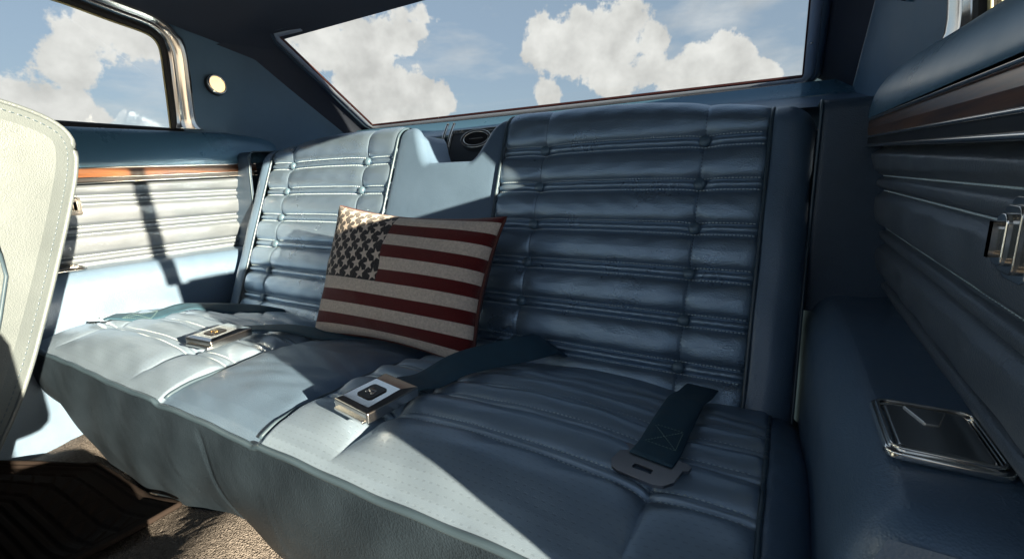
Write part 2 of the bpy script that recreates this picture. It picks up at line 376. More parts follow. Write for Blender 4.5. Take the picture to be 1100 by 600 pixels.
def arm_box(s, y0):
    # padded wheel-arch box / armrest: profile in x-z swept along y
    prof = [(.698, .24), (.697, .50), (.697, .585)]
    prof += [(.697 + .035 * (1 - math.cos(t)), .585 + .062 * math.sin(t)) for t in np.linspace(.1, pi / 2, 14)]
    prof += [(.76, .6475), (.795, .649), (.81, .649)]
    pr = []
    for (a, b) in zip(prof[:-1], prof[1:]):
        for k in range(3): pr.append((a[0] + (b[0] - a[0]) * k / 3, a[1] + (b[1] - a[1]) * k / 3))
    pr.append(prof[-1]); pr = np.array(pr)
    yy = np.concatenate([np.array([y0, y0 + .0005]), np.linspace(y0 + .004, .80, 90)])
    P = np.zeros((len(yy), len(pr), 3))
    for i, y in enumerate(yy):
        k = max(0, 1 - (y - y0) / .03); rd = .02 * (1 - math.sqrt(max(0, 1 - k * k)))
        P[i, :, 0] = s * (pr[:, 0] + rd + .006 * np.sin(y * 5) * (pr[:, 1] > .5)); P[i, :, 1] = y; P[i, :, 2] = pr[:, 1] - rd * (pr[:, 1] > .5)
    o = grid('armrest_box', P, M_vinyl, car, flip=(s < 0))
    V = [(s * .70, y0 + .002, .24), (s * .84, y0 + .002, .24), (s * .84, y0 + .002, .64), (s * .72, y0 + .002, .64), (s * .70, y0 + .002, .58)]
    mesh('end_panel', V, [(0, 1, 2, 3, 4)], M_vinyl, o, False)
    ys = np.linspace(y0 + .03, .64, 60)
    tube('piping', np.stack([s * (.7225 + .006 * np.sin(ys * 5)), ys, .6425 + 0 * ys], -1), .0016, M_pipe, o, 6)
    return o
ABL = arm_box(-1, -.10); ABR = arm_box(1, .114)

def ashtray(s, par, y, x):
    r = empty('ashtray', (x, y, .649)) ; r.parent = par; r.location = Vector((x, y, .649)) - root_loc(par)
    ex, ey, ez = (1, 0, 0), (0, 1, 0), (0, 0, 1); z = .6485
    O = rrect(.062, .082, .009); I = rrect(.050, .070, .006)
    o = prism('frame', O, (x, y, z), ex, ey, ez, .006, M_chrome, par, .002, I); o2 = prism('lid', rrect(.047, .066, .005), (x, y, z), ex, ey, ez, .0068, M_chrome2, par, .002)
    o3 = prism('rim', rrect(.056, .076, .008), (x, y, z), ex, ey, ez, .0082, M_chrome, par, .0008, rrect(.0515, .0715, .006))
    # finger notch embossing
    o4 = prism('finger_tab', [(-.012, .030), (.012, .030), (.004, .006), (-.004, .006)], (x, y, z), ex, ey, ez, .0082, M_chrome2, par, .001)
    for q in (o, o2, o3, o4):
        q.parent = r; 
        for v in q.data.vertices: v.co -= r.location
    return r
ashtray(1, ABR, .226, .757); ashtray(-1, ABL, .226, -.757)

def pull(s, par, y, z):
    # stepped chrome coat/strap anchor on the side panel
    x = s * (float(xw(z)) - .006); ex = (0, 1, 0); ey = (0, 0, 1); ez = (-s, 0, 0)
    r = empty('chrome_pull'); r.parent = par; r.location = Vector((x, y, z)) - root_loc(par)
    w, h = .032, .042
    parts = []
    for k in range(4):
        parts.append(prism('step', rrect(w - .009 * k, h - .008 * k, .007 - .001 * k), (x, y, z), ex, ey, ez, .0045 + .0034 * k, M_chrome if k % 2 == 0 else M_chrome2, par, .001))
    for q in parts:
        q.parent = r
        for v in q.data.vertices: v.co -= r.location
pull(1, SPR, .164, .79); pull(-1, SPL, .274, .792)

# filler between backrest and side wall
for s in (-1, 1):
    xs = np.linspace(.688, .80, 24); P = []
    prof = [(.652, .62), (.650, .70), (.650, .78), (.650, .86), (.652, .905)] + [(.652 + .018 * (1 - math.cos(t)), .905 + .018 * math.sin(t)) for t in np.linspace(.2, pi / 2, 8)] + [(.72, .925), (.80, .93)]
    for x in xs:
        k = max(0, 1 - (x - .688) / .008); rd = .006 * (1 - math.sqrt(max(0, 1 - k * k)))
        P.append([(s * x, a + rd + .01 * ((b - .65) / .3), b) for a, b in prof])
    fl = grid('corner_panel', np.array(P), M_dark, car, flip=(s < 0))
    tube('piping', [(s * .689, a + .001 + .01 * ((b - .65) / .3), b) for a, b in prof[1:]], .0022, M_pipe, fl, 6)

# rear bulkhead, floor pan and rear skin: sheets added to keep the light out
o = mesh('rear_light_block', [(-.84, .90, .2), (.84, .90, .2), (.84, .90, .94), (-.84, .90, .94), (-.84, .28, .2), (.84, .28, .2)], [(0, 1, 2, 3), (4, 5, 1, 0)], M_outer, car, False)
# parcel shelf
xs = np.linspace(-.80, .80, 80); ys = np.linspace(.80, 1.13, 20); X, Y = np.meshgrid(xs, ys, indexing='ij')
Y = np.where(np.abs(X) < .165, .91 + (Y - .80) * (.22 / .33), Y)
SH = grid('parcel_shelf', np.stack([X, Y, .925 + (Y - .80) * .20 + .008 * np.exp(-((Y - .82) / .02) ** 2)], -1), M_vinyl, car)
# sail panels between side window and rear window
def wz(y): return 1.03 + (1.12 - y) / .33 * .22       # rear window plane
def sail_z(y): return float(np.interp(y, [.50, .56, .67, .766, .863, 1.05, 1.16], [1.245, 1.238, 1.220, 1.200, 1.136, 1.018, .95]))
for s in (-1, 1):
    yy = np.concatenate([np.linspace(.38, .558, 30), np.linspace(.56, 1.16, 60)]); P = np.zeros((90, 30, 3))
    for i, y in enumerate(yy):
        z1 = max(sail_z(y), .96) + .04 * (1 - float(ss(y, .68, .78))); z0 = float(np.interp(y, [.38, .42, .495, .52, .54, .553, .56], [1.27, 1.262, 1.250, 1.238, 1.205, 1.13, .88]))
        z1 = max(z1, z0 + .01); y = y - (.03 * (1 - float(ss(y, .56, .62))) if s > 0 else 0)
        for j in range(30):
            v = j / 29; z = z0 + (z1 - z0) * v
            P[i, j] = (s * (.805 - .055 * max(0, y - .56) / .6 - .13 * max(0, z - .95) * .8), y, z)
    sp = grid('sail_panel', P, M_sail, car, flip=(s < 0))
    if s < 0: SAIL = sp
    # border between sail panel and rear window (headliner wraps down here)
    P = np.zeros((60, 12, 3)); yy = np.linspace(.66, 1.155, 60)
    for i, y in enumerate(yy):
        zs_ = max(sail_z(y), .95); xs_ = .805 - .055 * (y - .56) / .6 - .104 * max(0, zs_ - .95)
        yw = max(min(y, 1.125), .79); zw = wz(yw) + .0
        for j in range(12):
            v = j / 11; b = math.sin(v * pi / 2)
            P[i, j] = (s * (xs_ + (.682 - xs_) * v), y + (yw - y) * v, zs_ + (zw - zs_) * b - .004)
    grid('pillar_trim', P, M_head, car, flip=(s < 0))
# headliner
xs = np.linspace(-1, 1, 60); ys = np.concatenate([np.linspace(-.62, .66, 60), np.linspace(.67, .80, 12)])
P = np.zeros((60, len(ys), 3))
for i, u in enumerate(xs):
    for j, y in enumerate(ys):
        xe = .765
        ze = 1.285 if y < .3 else float(np.interp(y, [.3, .45, .56, .67, .80], [1.285, 1.262, 1.240, 1.222, 1.20]))
        zc = float(np.interp(y, [-.6, .2, .6, .80], [1.40, 1.40, 1.335, 1.2435]))
        x = u * xe; f = 1 - abs(u) ** (3.0)
        if y > .66: f = 1 - max(0, (abs(x) - .66) / (xe - .66)) ** 1.3 * float(ss(y, .66, .8)) - (abs(u) ** 3) * (1 - float(ss(y, .66, .8)))
        z = ze + (zc - ze) * f
        P[i, j] = (x, y, z)
HL = grid('headliner', P, M_head, car)
for y in (.12, .42):
    q = [(u * .75, y, float(np.interp(y, [-.6, .2, .6, .80], [1.40, 1.40, 1.335, 1.2435])) * (1 - abs(u) ** 3) + 1.285 * abs(u) ** 3 - .002) for u in np.linspace(-1, 1, 40)]
    tube('seam', q, .002, M_head, HL, 6)
mesh('front_light_block', [(-.84, -1.3, .2), (.84, -1.3, .2), (.84, -1.3, .92), (-.84, -1.3, .92)], [(0, 1, 2, 3)], M_outer, car, False)  # unseen sheet added to cut ambient light from the open front
o = mesh('bounce_block_door', [(.80, -1.3, .2), (.845, -1.3, .2), (.845, -1.3, .96), (.79, -1.3, .96), (.80, -.32, .2), (.845, -.32, .2), (.845, -.36, .96), (.79, -.36, .96)], [(0, 1, 2, 3), (4, 5, 6, 7), (0, 1, 5, 4), (1, 2, 6, 5), (2, 3, 7, 6), (3, 0, 4, 7)], M_side, car, False); fixn(o)  # unseen door block, added to stop light bouncing in off the ground
o = mesh('bounce_block_sill', [(.78, -.33, .2), (.86, -.33, .2), (.86, -.33, .30), (.78, -.33, .30), (.78, .11, .2), (.86, .11, .2), (.86, .11, .30), (.78, .11, .30)], [(0, 1, 2, 3), (4, 5, 6, 7), (0, 1, 5, 4), (1, 2, 6, 5), (2, 3, 7, 6), (3, 0, 4, 7)], M_chrome2, car, False); fixn(o)  # unseen rocker, added with the door block against ground bounce
# outer roof skin, keeps sun off the headliner
P2 = P.copy(); P2[..., 2] += .02; P2[..., 0] *= 1.06; grid('roof_skin', P2, M_outer, car)

# rear window: glass + chrome frame + lower sill
RW = empty('rear_window'); RW.parent = car; RW.location = Vector((0, .95, 1.1)) - root_loc(car)
def rw(x, v, bow=.03):      # v 0 bottom .. 1 top
    y = 1.12 - .33 * v + bow * (1 - (x / .66) ** 2) ; return (x, y, 1.03 + .22 * v + .004 * (1 - (x / .66) ** 2))
P = np.array([[rw(x, v) for v in np.linspace(-.03, 1.05, 12)] for x in np.linspace(-.69, .69, 30)])
P[..., 1] += .004; P[..., 2] += .003
g = grid('glass', P, M_glass, RW)
nw = np.array((0, -.55, -.83)); nw = nw / np.linalg.norm(nw)    # into the cabin
loop = [rw(x, 0) for x in np.linspace(-.66, .66, 40)] + [rw(.66, v) for v in np.linspace(.02, 1, 20)] + [rw(x, 1) for x in np.linspace(.66, -.66, 40)[1:]] + [rw(-.66, v) for v in np.linspace(.98, .02, 20)]
def ring(name, loop, off_in, off_out, n0, n1, mat):
    L = np.array(loop); c = np.array((0, .97, 1.14)); T = np.roll(L, -1, 0) - np.roll(L, 1, 0); T /= np.linalg.norm(T, axis=1)[:, None]
    O = np.cross(T, nw); sgn = np.sign(np.sum(O * (L - c), axis=1)); O *= sgn[:, None]
    V = []; F = []; m = len(L)
    for p, o_ in zip(L, O):
        V += [p + o_ * off_in + nw * n0, p + o_ * off_in + nw * n1, p + o_ * (off_in + off_out) / 2 + nw * (n1 + (n1 - n0) * .35), p + o_ * off_out + nw * n1, p + o_ * off_out + nw * n0]
    for i in range(m):
        k = (i + 1) % m
        for j in range(4): F.append((i * 5 + j, i * 5 + j + 1, k * 5 + j + 1, k * 5 + j))
    o = mesh(name, V, F, mat, RW, True); fixn(o); return o
ring('rubber_seal', loop, .000, .004, -.002, .003, material('dark_red_seal', (.05, .012, .012), .5))
ring('trim_frame', loop, .0035, .024, 0, .007, material('sky_sheen_trim', (.42, .52, .68), .3, .3, .6))  # sky reflection on the band is painted in as pale blue base colour
ring('inner_border', loop, .023, .036, 0, .010, M_dark)
for v in (.25, .75):
    for sx in (-1, 1):
        p = np.array(rw(sx * .672, v)) + nw * .012
        prism('screw', circ(.0028, n=12), p, (1, 0, 0), (0, .83, -.55), nw, .002, M_chrome, RW, .0005)
# panel under the rear window (blue, catches the sky)
P = np.array([[(x, 1.120 + .03 * (1 - (x / .66) ** 2) * (abs(x) < .66) - .014 - .05 * v, 1.013 - .036 * v - .006 * math.sin(v * pi)) for v in np.linspace(0, 1, 10)] for x in np.linspace(-.80, .80, 40)])
grid('window_ledge', P, M_pad, SH)

mesh('rear_skin', [(-.9, 1.19, .8), (.9, 1.19, .8), (.9, 1.19, 1.0), (.72, 1.17, 1.03), (-.72, 1.17, 1.03), (-.9, 1.19, 1.0)], [(0, 1, 2, 3, 4, 5)], M_outer, car, False)
# quarter windows: chrome frame swept along a path in the y-z plane
def qwin(s):
    r = empty('quarter_window'); r.parent = car; r.location = Vector((s * .8, .3, 1.1)) - root_loc(car)
    pts = [(.553, .985 - (.034 if s > 0 else 0)), (.552, 1.06), (.550, 1.13)] + [(.550 - .055 * (1 - math.cos(t)), 1.175 + .062 * math.sin(t)) for t in np.linspace(0, pi / 2 - .25, 12)]
    pts += [(.42, 1.247), (.34, 1.262), (.2, 1.272), (0, 1.276), (-.3, 1.276), (-.6, 1.272)]
    pts = np.array(pts); d = np.concatenate([[0], np.cumsum(np.linalg.norm(np.diff(pts, axis=0), axis=1))]); t = np.linspace(0, d[-1], 110)
    pts[:, 0] -= .03 if s > 0 else 0
    yy = np.interp(t, d, pts[:, 0]); zz = np.interp(t, d, pts[:, 1])
    for _ in range(6): yy[1:-1] = (yy[:-2] + 2 * yy[1:-1] + yy[2:]) / 4; zz[1:-1] = (zz[:-2] + 2 * zz[1:-1] + zz[2:]) / 4
    x = .806 - .13 * (zz - .98); path = np.stack([s * x, yy, zz], -1)
    T = np.gradient(path, axis=0); T /= np.linalg.norm(T, axis=1)[:, None]; inn = np.array((-s, 0, 0.0)); out = np.cross(T, inn); 
    sg = np.sign(out[3, 1]); out *= sg            # towards the rear / outside of the opening
    # width shrinks along the roof, flares at the foot
    foot = 1 + .45 * np.exp(-(zz - zz[0]) / .012) * (yy > .45); wsc = np.where(zz < 1.2, 1, .8) * foot
    prof = [(-.010, 0), (.006, .0), (.012, .005), (.0125, .011), (.0095, .016), (.013, .021), (.0165, .029), (.0165, .038), (.012, .046), (.004, .050), (-.010, .051)]
    V = []; n = len(prof); F = []
    for i in range(len(path)):
        for a, b in prof: V.append(path[i] + inn * a * foot[i] + out[i] * (b - .012) * wsc[i])
    for i in range(len(path) - 1):
        for j in range(n - 1): F.append((i * n + j, i * n + j + 1, (i + 1) * n + j + 1, (i + 1) * n + j))
    F.append(tuple(range(n)))
    o = mesh('chrome_frame', V, F, M_chrome, r, True); fixn(o); bevel(o, .0012, 2, .35)
    prof = [(-.012, -.012), (.004, -.012), (.006, -.006), (.004, .001), (-.012, .001)]
    sweep('rubber_seal', path + out * -.012, prof, np.tile(inn, (len(path), 1)), out, M_rubber, r)
    tube('bright_edge', path + out * -.026 - inn * .004, .0022, material('yellowed_seal', (.55, .5, .28), .5), r, 6)
    # glass
    gy = np.linspace(-.6, .56, 30) if s < 0 else np.linspace(.06, .56, 16); P = []
    for y in gy:
        zt = float(np.interp(y, yy[::-1], zz[::-1])); P.append([(s * (.815 - .13 * (z - .98)), y, z) for z in np.linspace(.925 if s > 0 else .955, zt, 8)])
    grid('glass', np.array(P), M_glass, r)
    sl = np.array([(s * .812, y, .975 - (.028 if s > 0 else 0)) for y in np.linspace(-.6 if s < 0 else .05, .56, 40)])
    tube('sill_seal', sl, .012, M_rubber, r, 8)
    if s > 0:
        sweep('division_post', [(.80, .018, .95), (.775, -.008, 1.28)], [(-.012, -.015), (.012, -.015), (.012, .015), (-.012, .015)], (1, 0, 0), (0, 1, 0), M_chrome, r)
    return r
qwin(-1); qwin(1)
# coat hook above the right sail panel
ch = tube('coat_hook', [(.785, .62, 1.075), (.765, .62, 1.07), (.752, .62, 1.045), (.756, .62, 1.026), (.768, .62, 1.022), (.774, .62, 1.034)], .004, M_chrome, car, 8)

# courtesy lamp on the left sail panel
lc = np.array((-.782, .646, 1.108)); lz = np.array((.985, .09, .13)); lz = lz / np.linalg.norm(lz); ly = np.array((0, -.1, 1.0)); lx = np.cross(ly, lz); lx /= np.linalg.norm(lx); ly = np.cross(lz, lx)
LAMP = prism('courtesy_lamp', circ(.0285), lc, lx, ly, lz, .012, M_black, SAIL, .002)
prism('bezel', circ(.0275), lc + lz * .008, lx, ly, lz, .010, M_chrome, LAMP, .003, circ(.021))
V = []; F = []
for k in range(7):
    a = k / 6 * pi / 2
    V += [lc + lz * (.010 + .012 * math.sin(a)) + (lx * math.cos(q) + ly * math.sin(q)) * .0212 * math.cos(a) for q in np.linspace(0, 2 * pi, 28, endpoint=False)]
for k in range(6):
    for j in range(28): F.append((k * 28 + j, k * 28 + (j + 1) % 28, (k + 1) * 28 + (j + 1) % 28, (k + 1) * 28 + j))
mesh('lens', V, F, M_lens, LAMP)

# speaker console behind the notch of the backrest
SP = prism('speaker_console', rrect(.27, .105, .008), (0, .865, .905), (1, 0, 0), (0, .38, .925), (0, .925, -.38), .03, M_speaker, SH, .004)
c0 = np.array((0, .865, .905)); ex = np.array((1, 0, 0.)); ey = np.array((0, .38, .925)); ez = np.array((0, -.925, .38))
prism('console_frame', rrect(.262, .10, .008), c0, ex, ey, ez, .008, M_chrome2, SP, .002, rrect(.24, .08, .006))
for x in (-.125, -.105):
    tube('chrome_strip', [c0 + ex * x + ey * v + ez * (.012 + .02 * math.cos(v * 16)) for v in np.linspace(-.05, .06, 16)], .0034, M_chrome, SP, 8)
kc = c0 + ex * -.035 + ey * .012 + ez * .002
ez2 = np.array((.22, -.80, .55)); ez2 /= np.linalg.norm(ez2); ex2 = np.array((1, .15, 0.15)); ex2 -= ez2 * (ex2 @ ez2); ex2 /= np.linalg.norm(ex2); ey2 = np.cross(ez2, ex2)
KN = prism('vent_knob', circ(.040, .028), kc, ex2, ey2, ez2, .016, M_chrome2, SP, .002)
prism('knob_ring', circ(.040, .028, 36), kc + ez2 * .012, ex2, ey2, ez2, .008, M_chrome, KN, .002, circ(.031, .0195, 36))
prism('knob_face', circ(.0308, .0193), kc + ez2 * .013, ex2, ey2, ez2, .005, M_black, KN, .001)
prism('knob_bar', rrect(.034, .003, .001), kc + ez2 * .018, ex2, ey2, ez2, .0012, M_chrome2, KN, .0003)

# ------------------------------------------------------------------ rear seat
seat = empty('rear_bench_seat', (0, .13, .27)); tag(seat, 'wide blue vinyl rear bench seat with buttoned horizontal pleats and smooth centre section', 'seat')
TH = .379; SN, CS = math.sin(TH), math.cos(TH); ROW = .0736; AR = .045
def BB(x, t):
    """bench back centre curve: returns y,z and normal (ny,nz) pointing forward/up"""
    x = np.asarray(x, float); t = np.asarray(t, float); te = .048 - .032 * np.clip(np.abs(x) / .64, 0, 1.1) ** 3
    ts = np.minimum(t, te); y = .682 + ts * SN; z = .88 + ts * CS; a = np.clip((t - te) / AR, 0, 1.9); ex_ = np.maximum((t - te) - 1.9 * AR, 0)
    # arc bends backwards
    ny0, nz0 = -CS, SN; cy = y - ny0 * AR; cz = z - nz0 * AR
    ang = TH + a; ny = -np.cos(ang); nz = np.sin(ang)
    return cy + ny * AR + ex_ * np.sin(ang), cz + nz * AR + ex_ * np.cos(ang), ny, nz
def cseam(t): return .149 * (1 + .0076 * np.clip(-np.asarray(t) / ROW, 0, 6))
BA, BBn, SO = .533, .243, .627
def pleat(t, x):
    r = -t / ROW; k = np.round(r); d = np.abs(r - k) * ROW; valid = (k >= 0) & (k <= 5.5)
    d = np.where(valid, d, np.where(r < 0, np.abs(t), np.abs(t + 5 * ROW)))
    bw = .0068
    hp = -.0115 * np.exp(-np.clip(d - bw, 0, 1) / .0062)
    panel = hp + .0035 * (1 - np.exp(-np.clip(d - bw, 0, 1) / .016))
    bead = -.0115 + .0085 * np.sqrt(np.clip(1 - (d / bw) ** 2, 0, 1))
    return np.where(d < bw, bead, panel), d
def h_back(x, t):
    ax = np.abs(x); hp, d = pleat(t, x); cs_ = cseam(t)
    h = hp
    up = (t > .012)
    # column seams: shallow tuck between the beads
    for xb in (BA, BBn):
        dx = np.abs(ax - xb); h = h - (.0035 * np.exp(-dx / .0022) + .0026 * np.exp(-(dx / .016) ** 2)) * ss(d, .006, .014) * (1 - ss(t, .05, .10) * .6)
        for i in range(6):
            rr = np.hypot(ax - xb, t + i * ROW); h = h - .0065 * np.exp(-(rr / .017) ** 2)
    # panel ends pull down to the seams
    e = np.minimum(ax - cs_, SO - ax); h = h - .008 * np.exp(-np.clip(e, 0, 1) / .008)
    # wrinkles
    h = h + .00035 * np.sin(x * 95 + np.sin(t * 60) * 2) * np.sin(t * 120 + x * 11) + .0006 * np.sin(x * 23 + t * 40)
    h = h + .004 * (1 - ((ax - .388) / .14) ** 2).clip(0, 1)
    return h
def back_pt(x, t, off=0.0):
    y, z, ny, nz = BB(x, t); h = h_back(x, t) + off
    return np.stack([np.broadcast_to(x, np.shape(y)) + 0 * y, y + ny * h, z + nz * h], -1), np.stack([0 * y, ny, nz], -1)
T_LO, T_HI = -.46, .05 + AR * 1.9 + .05
def pleated(s):
    ts = np.linspace(T_LO, T_HI, 640); P = np.zeros((360, len(ts), 3))
    for j, t in enumerate(ts):
        x = np.linspace(float(cseam(t)), SO, 360); q, _ = back_pt(x, np.full_like(x, t)); q[:, 0] *= s; P[:, j] = q
    o = grid('pleated_panel', P, M_pleat, seat, flip=(s < 0))
    # stitching along pleats
    L = []; Nn = []
    for i in range(6):
        for dt in (-.0096, .0096):
            x = np.linspace(.155, .620, 240); t = np.full_like(x, -i * ROW + dt); q, nn = back_pt(x, t, .0007); q[:, 0] *= s; L.append(q); Nn.append(nn)
    for xb in (BA, BBn):
        for (a, b) in [(-5 * ROW - .07, -5 * ROW - .012)] + [(-i * ROW + .012, -(i - 1) * ROW - .012) for i in range(5, 0, -1)] + [(.012, .06)]:
            t = np.linspace(a, b, 40); x = np.full_like(t, xb); q, nn = back_pt(x, t, .0006); q[:, 0] *= s; L.append(q); Nn.append(nn)
    stitches('stitching', L[:12], Nn[:12], o)
    stitches('stitching', L[12:], Nn[12:], o, mat=M_pipe, w=.0006, length=.003, gap=.003)
    # buttons
    for xb in (BA, BBn):
        for i in range(6):
            q, nn = back_pt(np.array([xb]), np.array([-i * ROW])); c = q[0]; c[0] *= s; nn = nn[0]; sx = np.array((1.0, 0, 0)); sy = np.cross(nn, sx)
            V = []; F = []
            prof = [(.0088, -.004), (.0098, .001), (.0094, .0042), (.0075, .0062), (.004, .0074), (.0004, .0078)]
            for r, hh in prof: V += [c + nn * hh + (sx * math.cos(a) + sy * math.sin(a)) * r for a in np.linspace(0, 2 * pi, 20, endpoint=False)]
            for k in range(len(prof) - 1):
                for m in range(20): F.append((k * 20 + m, k * 20 + (m + 1) % 20, (k + 1) * 20 + (m + 1) % 20, (k + 1) * 20 + m))
            F.append(tuple((len(prof) - 1) * 20 + m for m in range(20))); b = mesh('button', V, F, M_button, o); fixn(b)
    # piping on both seams
    t = np.linspace(T_LO, T_HI - .05, 160)
    for xf in (lambda t: cseam(t), lambda t: SO + 0 * t):
        y, z, ny, nz = BB(xf(t), t); q = np.stack([s * xf(t), y - ny * .002, z - nz * .002], -1); tube('piping', q, .0030, M_pipe, o, 8)
    return o
pleated(-1); pleated(1)
# smooth outer bolsters, wrapping round the ends
def bolster(s):
    u = np.concatenate([np.linspace(0, .022, 8), .022 + np.linspace(0, 1, 24)[1:] * .062, np.linspace(.10, .20, 6)]); ts = np.linspace(T_LO, T_HI, 150)
    P = np.zeros((len(u), len(ts), 3)); r = .038
    for i, uu in enumerate(u):
        a = min(max(uu - .022, 0) / r, pi / 2); ex_ = max(0, uu - .022 - r * pi / 2)
        x = SO + min(uu, .022) + r * math.sin(a); dd = r * (1 - math.cos(a)) + ex_
        y, z, ny, nz = BB(np.full_like(ts, x), ts)
        h = .003 * math.sin(min(uu / .03, 1) * pi / 2) - .004 * math.exp(-uu / .004) - dd + .0008 * np.sin(ts * 40 + uu * 60)
        P[i] = np.stack([np.full_like(ts, s * x), y + ny * h, z + nz * h], -1)
    o = grid('side_bolster', P, M_vinyl, seat, flip=(s < 0))
    # piping at the outer rear edge
    q = P[len(u) - 9, :-18].copy(); q[:, 0] += s * .0015
    tube('piping', q, .0026, M_pipe, o, 8)
bolster(-1); bolster(1)
# centre section with the notch
def ctop(x):
    full = .048 + AR * 1.25; ax = abs(x)
    k = float(ss(ax, .040, .122)) if x < 0 else float(ss(ax, .066, .147))
    return -.014 + (full + .014) * k
def centre():
    nu = 260; fx = np.linspace(-.149, .149, 6000); ft = np.array([ctop(x) for x in fx])
    d = np.concatenate([[0], np.cumsum(np.hypot(np.diff(fx), np.diff(ft)))]); q = np.linspace(0, d[-1], nu)
    edge = np.stack([np.interp(q, d, fx), np.interp(q, d, ft)], -1); T = np.gradient(edge, axis=0); T /= np.linalg.norm(T, axis=1)[:, None]
    Nn = np.stack([-T[:, 1], T[:, 0]], -1); Nn *= ss(.149 - np.abs(edge[:, 0]), 0, .012)[:, None]; rr = .020; P = []
    base = edge - Nn * rr * .8
    for i in range(nu):
        row = []; tb = base[i, 1] if Nn[i].any() else edge[i, 1] - .005; bx = base[i, 0]; u = bx / .149
        for v in np.linspace(0, 1, 130):
            t = T_LO + (tb - T_LO) * v; x = u * float(cseam(t)); y, z, ny, nz = BB(x, t)
            h = -.004 - .005 * math.exp(-(float(cseam(t)) - abs(x)) / .006) + .005 * (1 - u * u); row.append((x, y + ny * h, z + nz * h))
        for a in np.linspace(0, pi / 2, 10)[1:]:
            x = bx + Nn[i, 0] * rr * math.sin(a); t = tb + Nn[i, 1] * rr * math.sin(a); y, z, ny, nz = BB(x, t)
            h = -.004 - .005 * math.exp(-(float(cseam(t)) - abs(x)) / .006) + .005 * (1 - u * u) - rr * (1 - math.cos(a)); row.append((x, y + ny * h, z + nz * h))
        x0, y0, z0 = row[-1]
        for dd in (.015, .03, .045, .06, .075): row.append((x0, y0 + dd, z0 - .04 * dd))
        P.append(row)
    return grid('centre_panel', np.array(P), M_vinyl, seat)
CP = centre()

# cushion
def cz(y):
    return np.interp(y, [.10, .128, .14, .16, .19, .23, .28, .34, .40, .46, .52, .58], [.505, .512, .520, .528, .535, .541, .544, .541, .533, .518, .500, .480])
CSM = .118
ROWS = [.240, .305, .358, .408, .455]
def h_cush(x, y):
    ax = np.abs(x); h = np.zeros(np.broadcast(x, y).shape)
    d = np.min([np.abs(y - r) for r in ROWS], axis=0); side = ss(ax, CSM + .002, CSM + .012) * (1 - ss(ax, .655, .665))
    bw = .0055
    pl = np.where(d < bw, -.011 + .008 * np.sqrt(np.clip(1 - (d / bw) ** 2, 0, 1)), -.011 * np.exp(-(d - bw) / .008) + .005 * (1 - np.exp(-(d - bw) / .014)))
    h = h + pl * side
    cen = 1 - side; h = h + cen * .006 * np.clip(1 - (ax / CSM) ** 2, 0, 1)
    h = h + .013 * np.clip(1 - ((ax - .4065) / .163) ** 2, 0, 1) * ss(y, .13, .2)
    h = h + .006 * np.clip(1 - ((ax - .18) / .062) ** 2, 0, 1) * ss(y, .13, .2)
    for xb, dep in ((.243, 1.0), (.570, .9)):
        dx = np.abs(ax - xb); h = h - dep * (.006 * np.exp(-dx / .004) + .004 * np.exp(-(dx / .02) ** 2)) * ss(y, .132, .20)
    h = h - (.006 * np.exp(-np.abs(ax - CSM) / .004) + .004 * np.exp(-(np.abs(ax - CSM) / .015) ** 2)) * ss(y, .135, .27)
    h = h - .005 * np.exp(-np.abs(ax - .662) / .004)
    h = h - .006 * np.exp(-np.hypot((ax - .243), (y - .236)) / .012)
    # seated wear: broad hollows and fine creases
    h = h + .0012 * np.sin(x * 21 + y * 33) + .0007 * np.sin(x * 70 + 3 * np.sin(y * 40)) * np.sin(y * 90)
    return h
def cush(x, y):
    x = np.asarray(x, float); y = np.asarray(y, float); ax = np.abs(x); e = np.clip((ax - .655) / .052, 0, 1)
    return cz(y) + h_cush(x, y) - .045 * (1 - np.sqrt(np.clip(1 - e ** 2, 0, 1)))
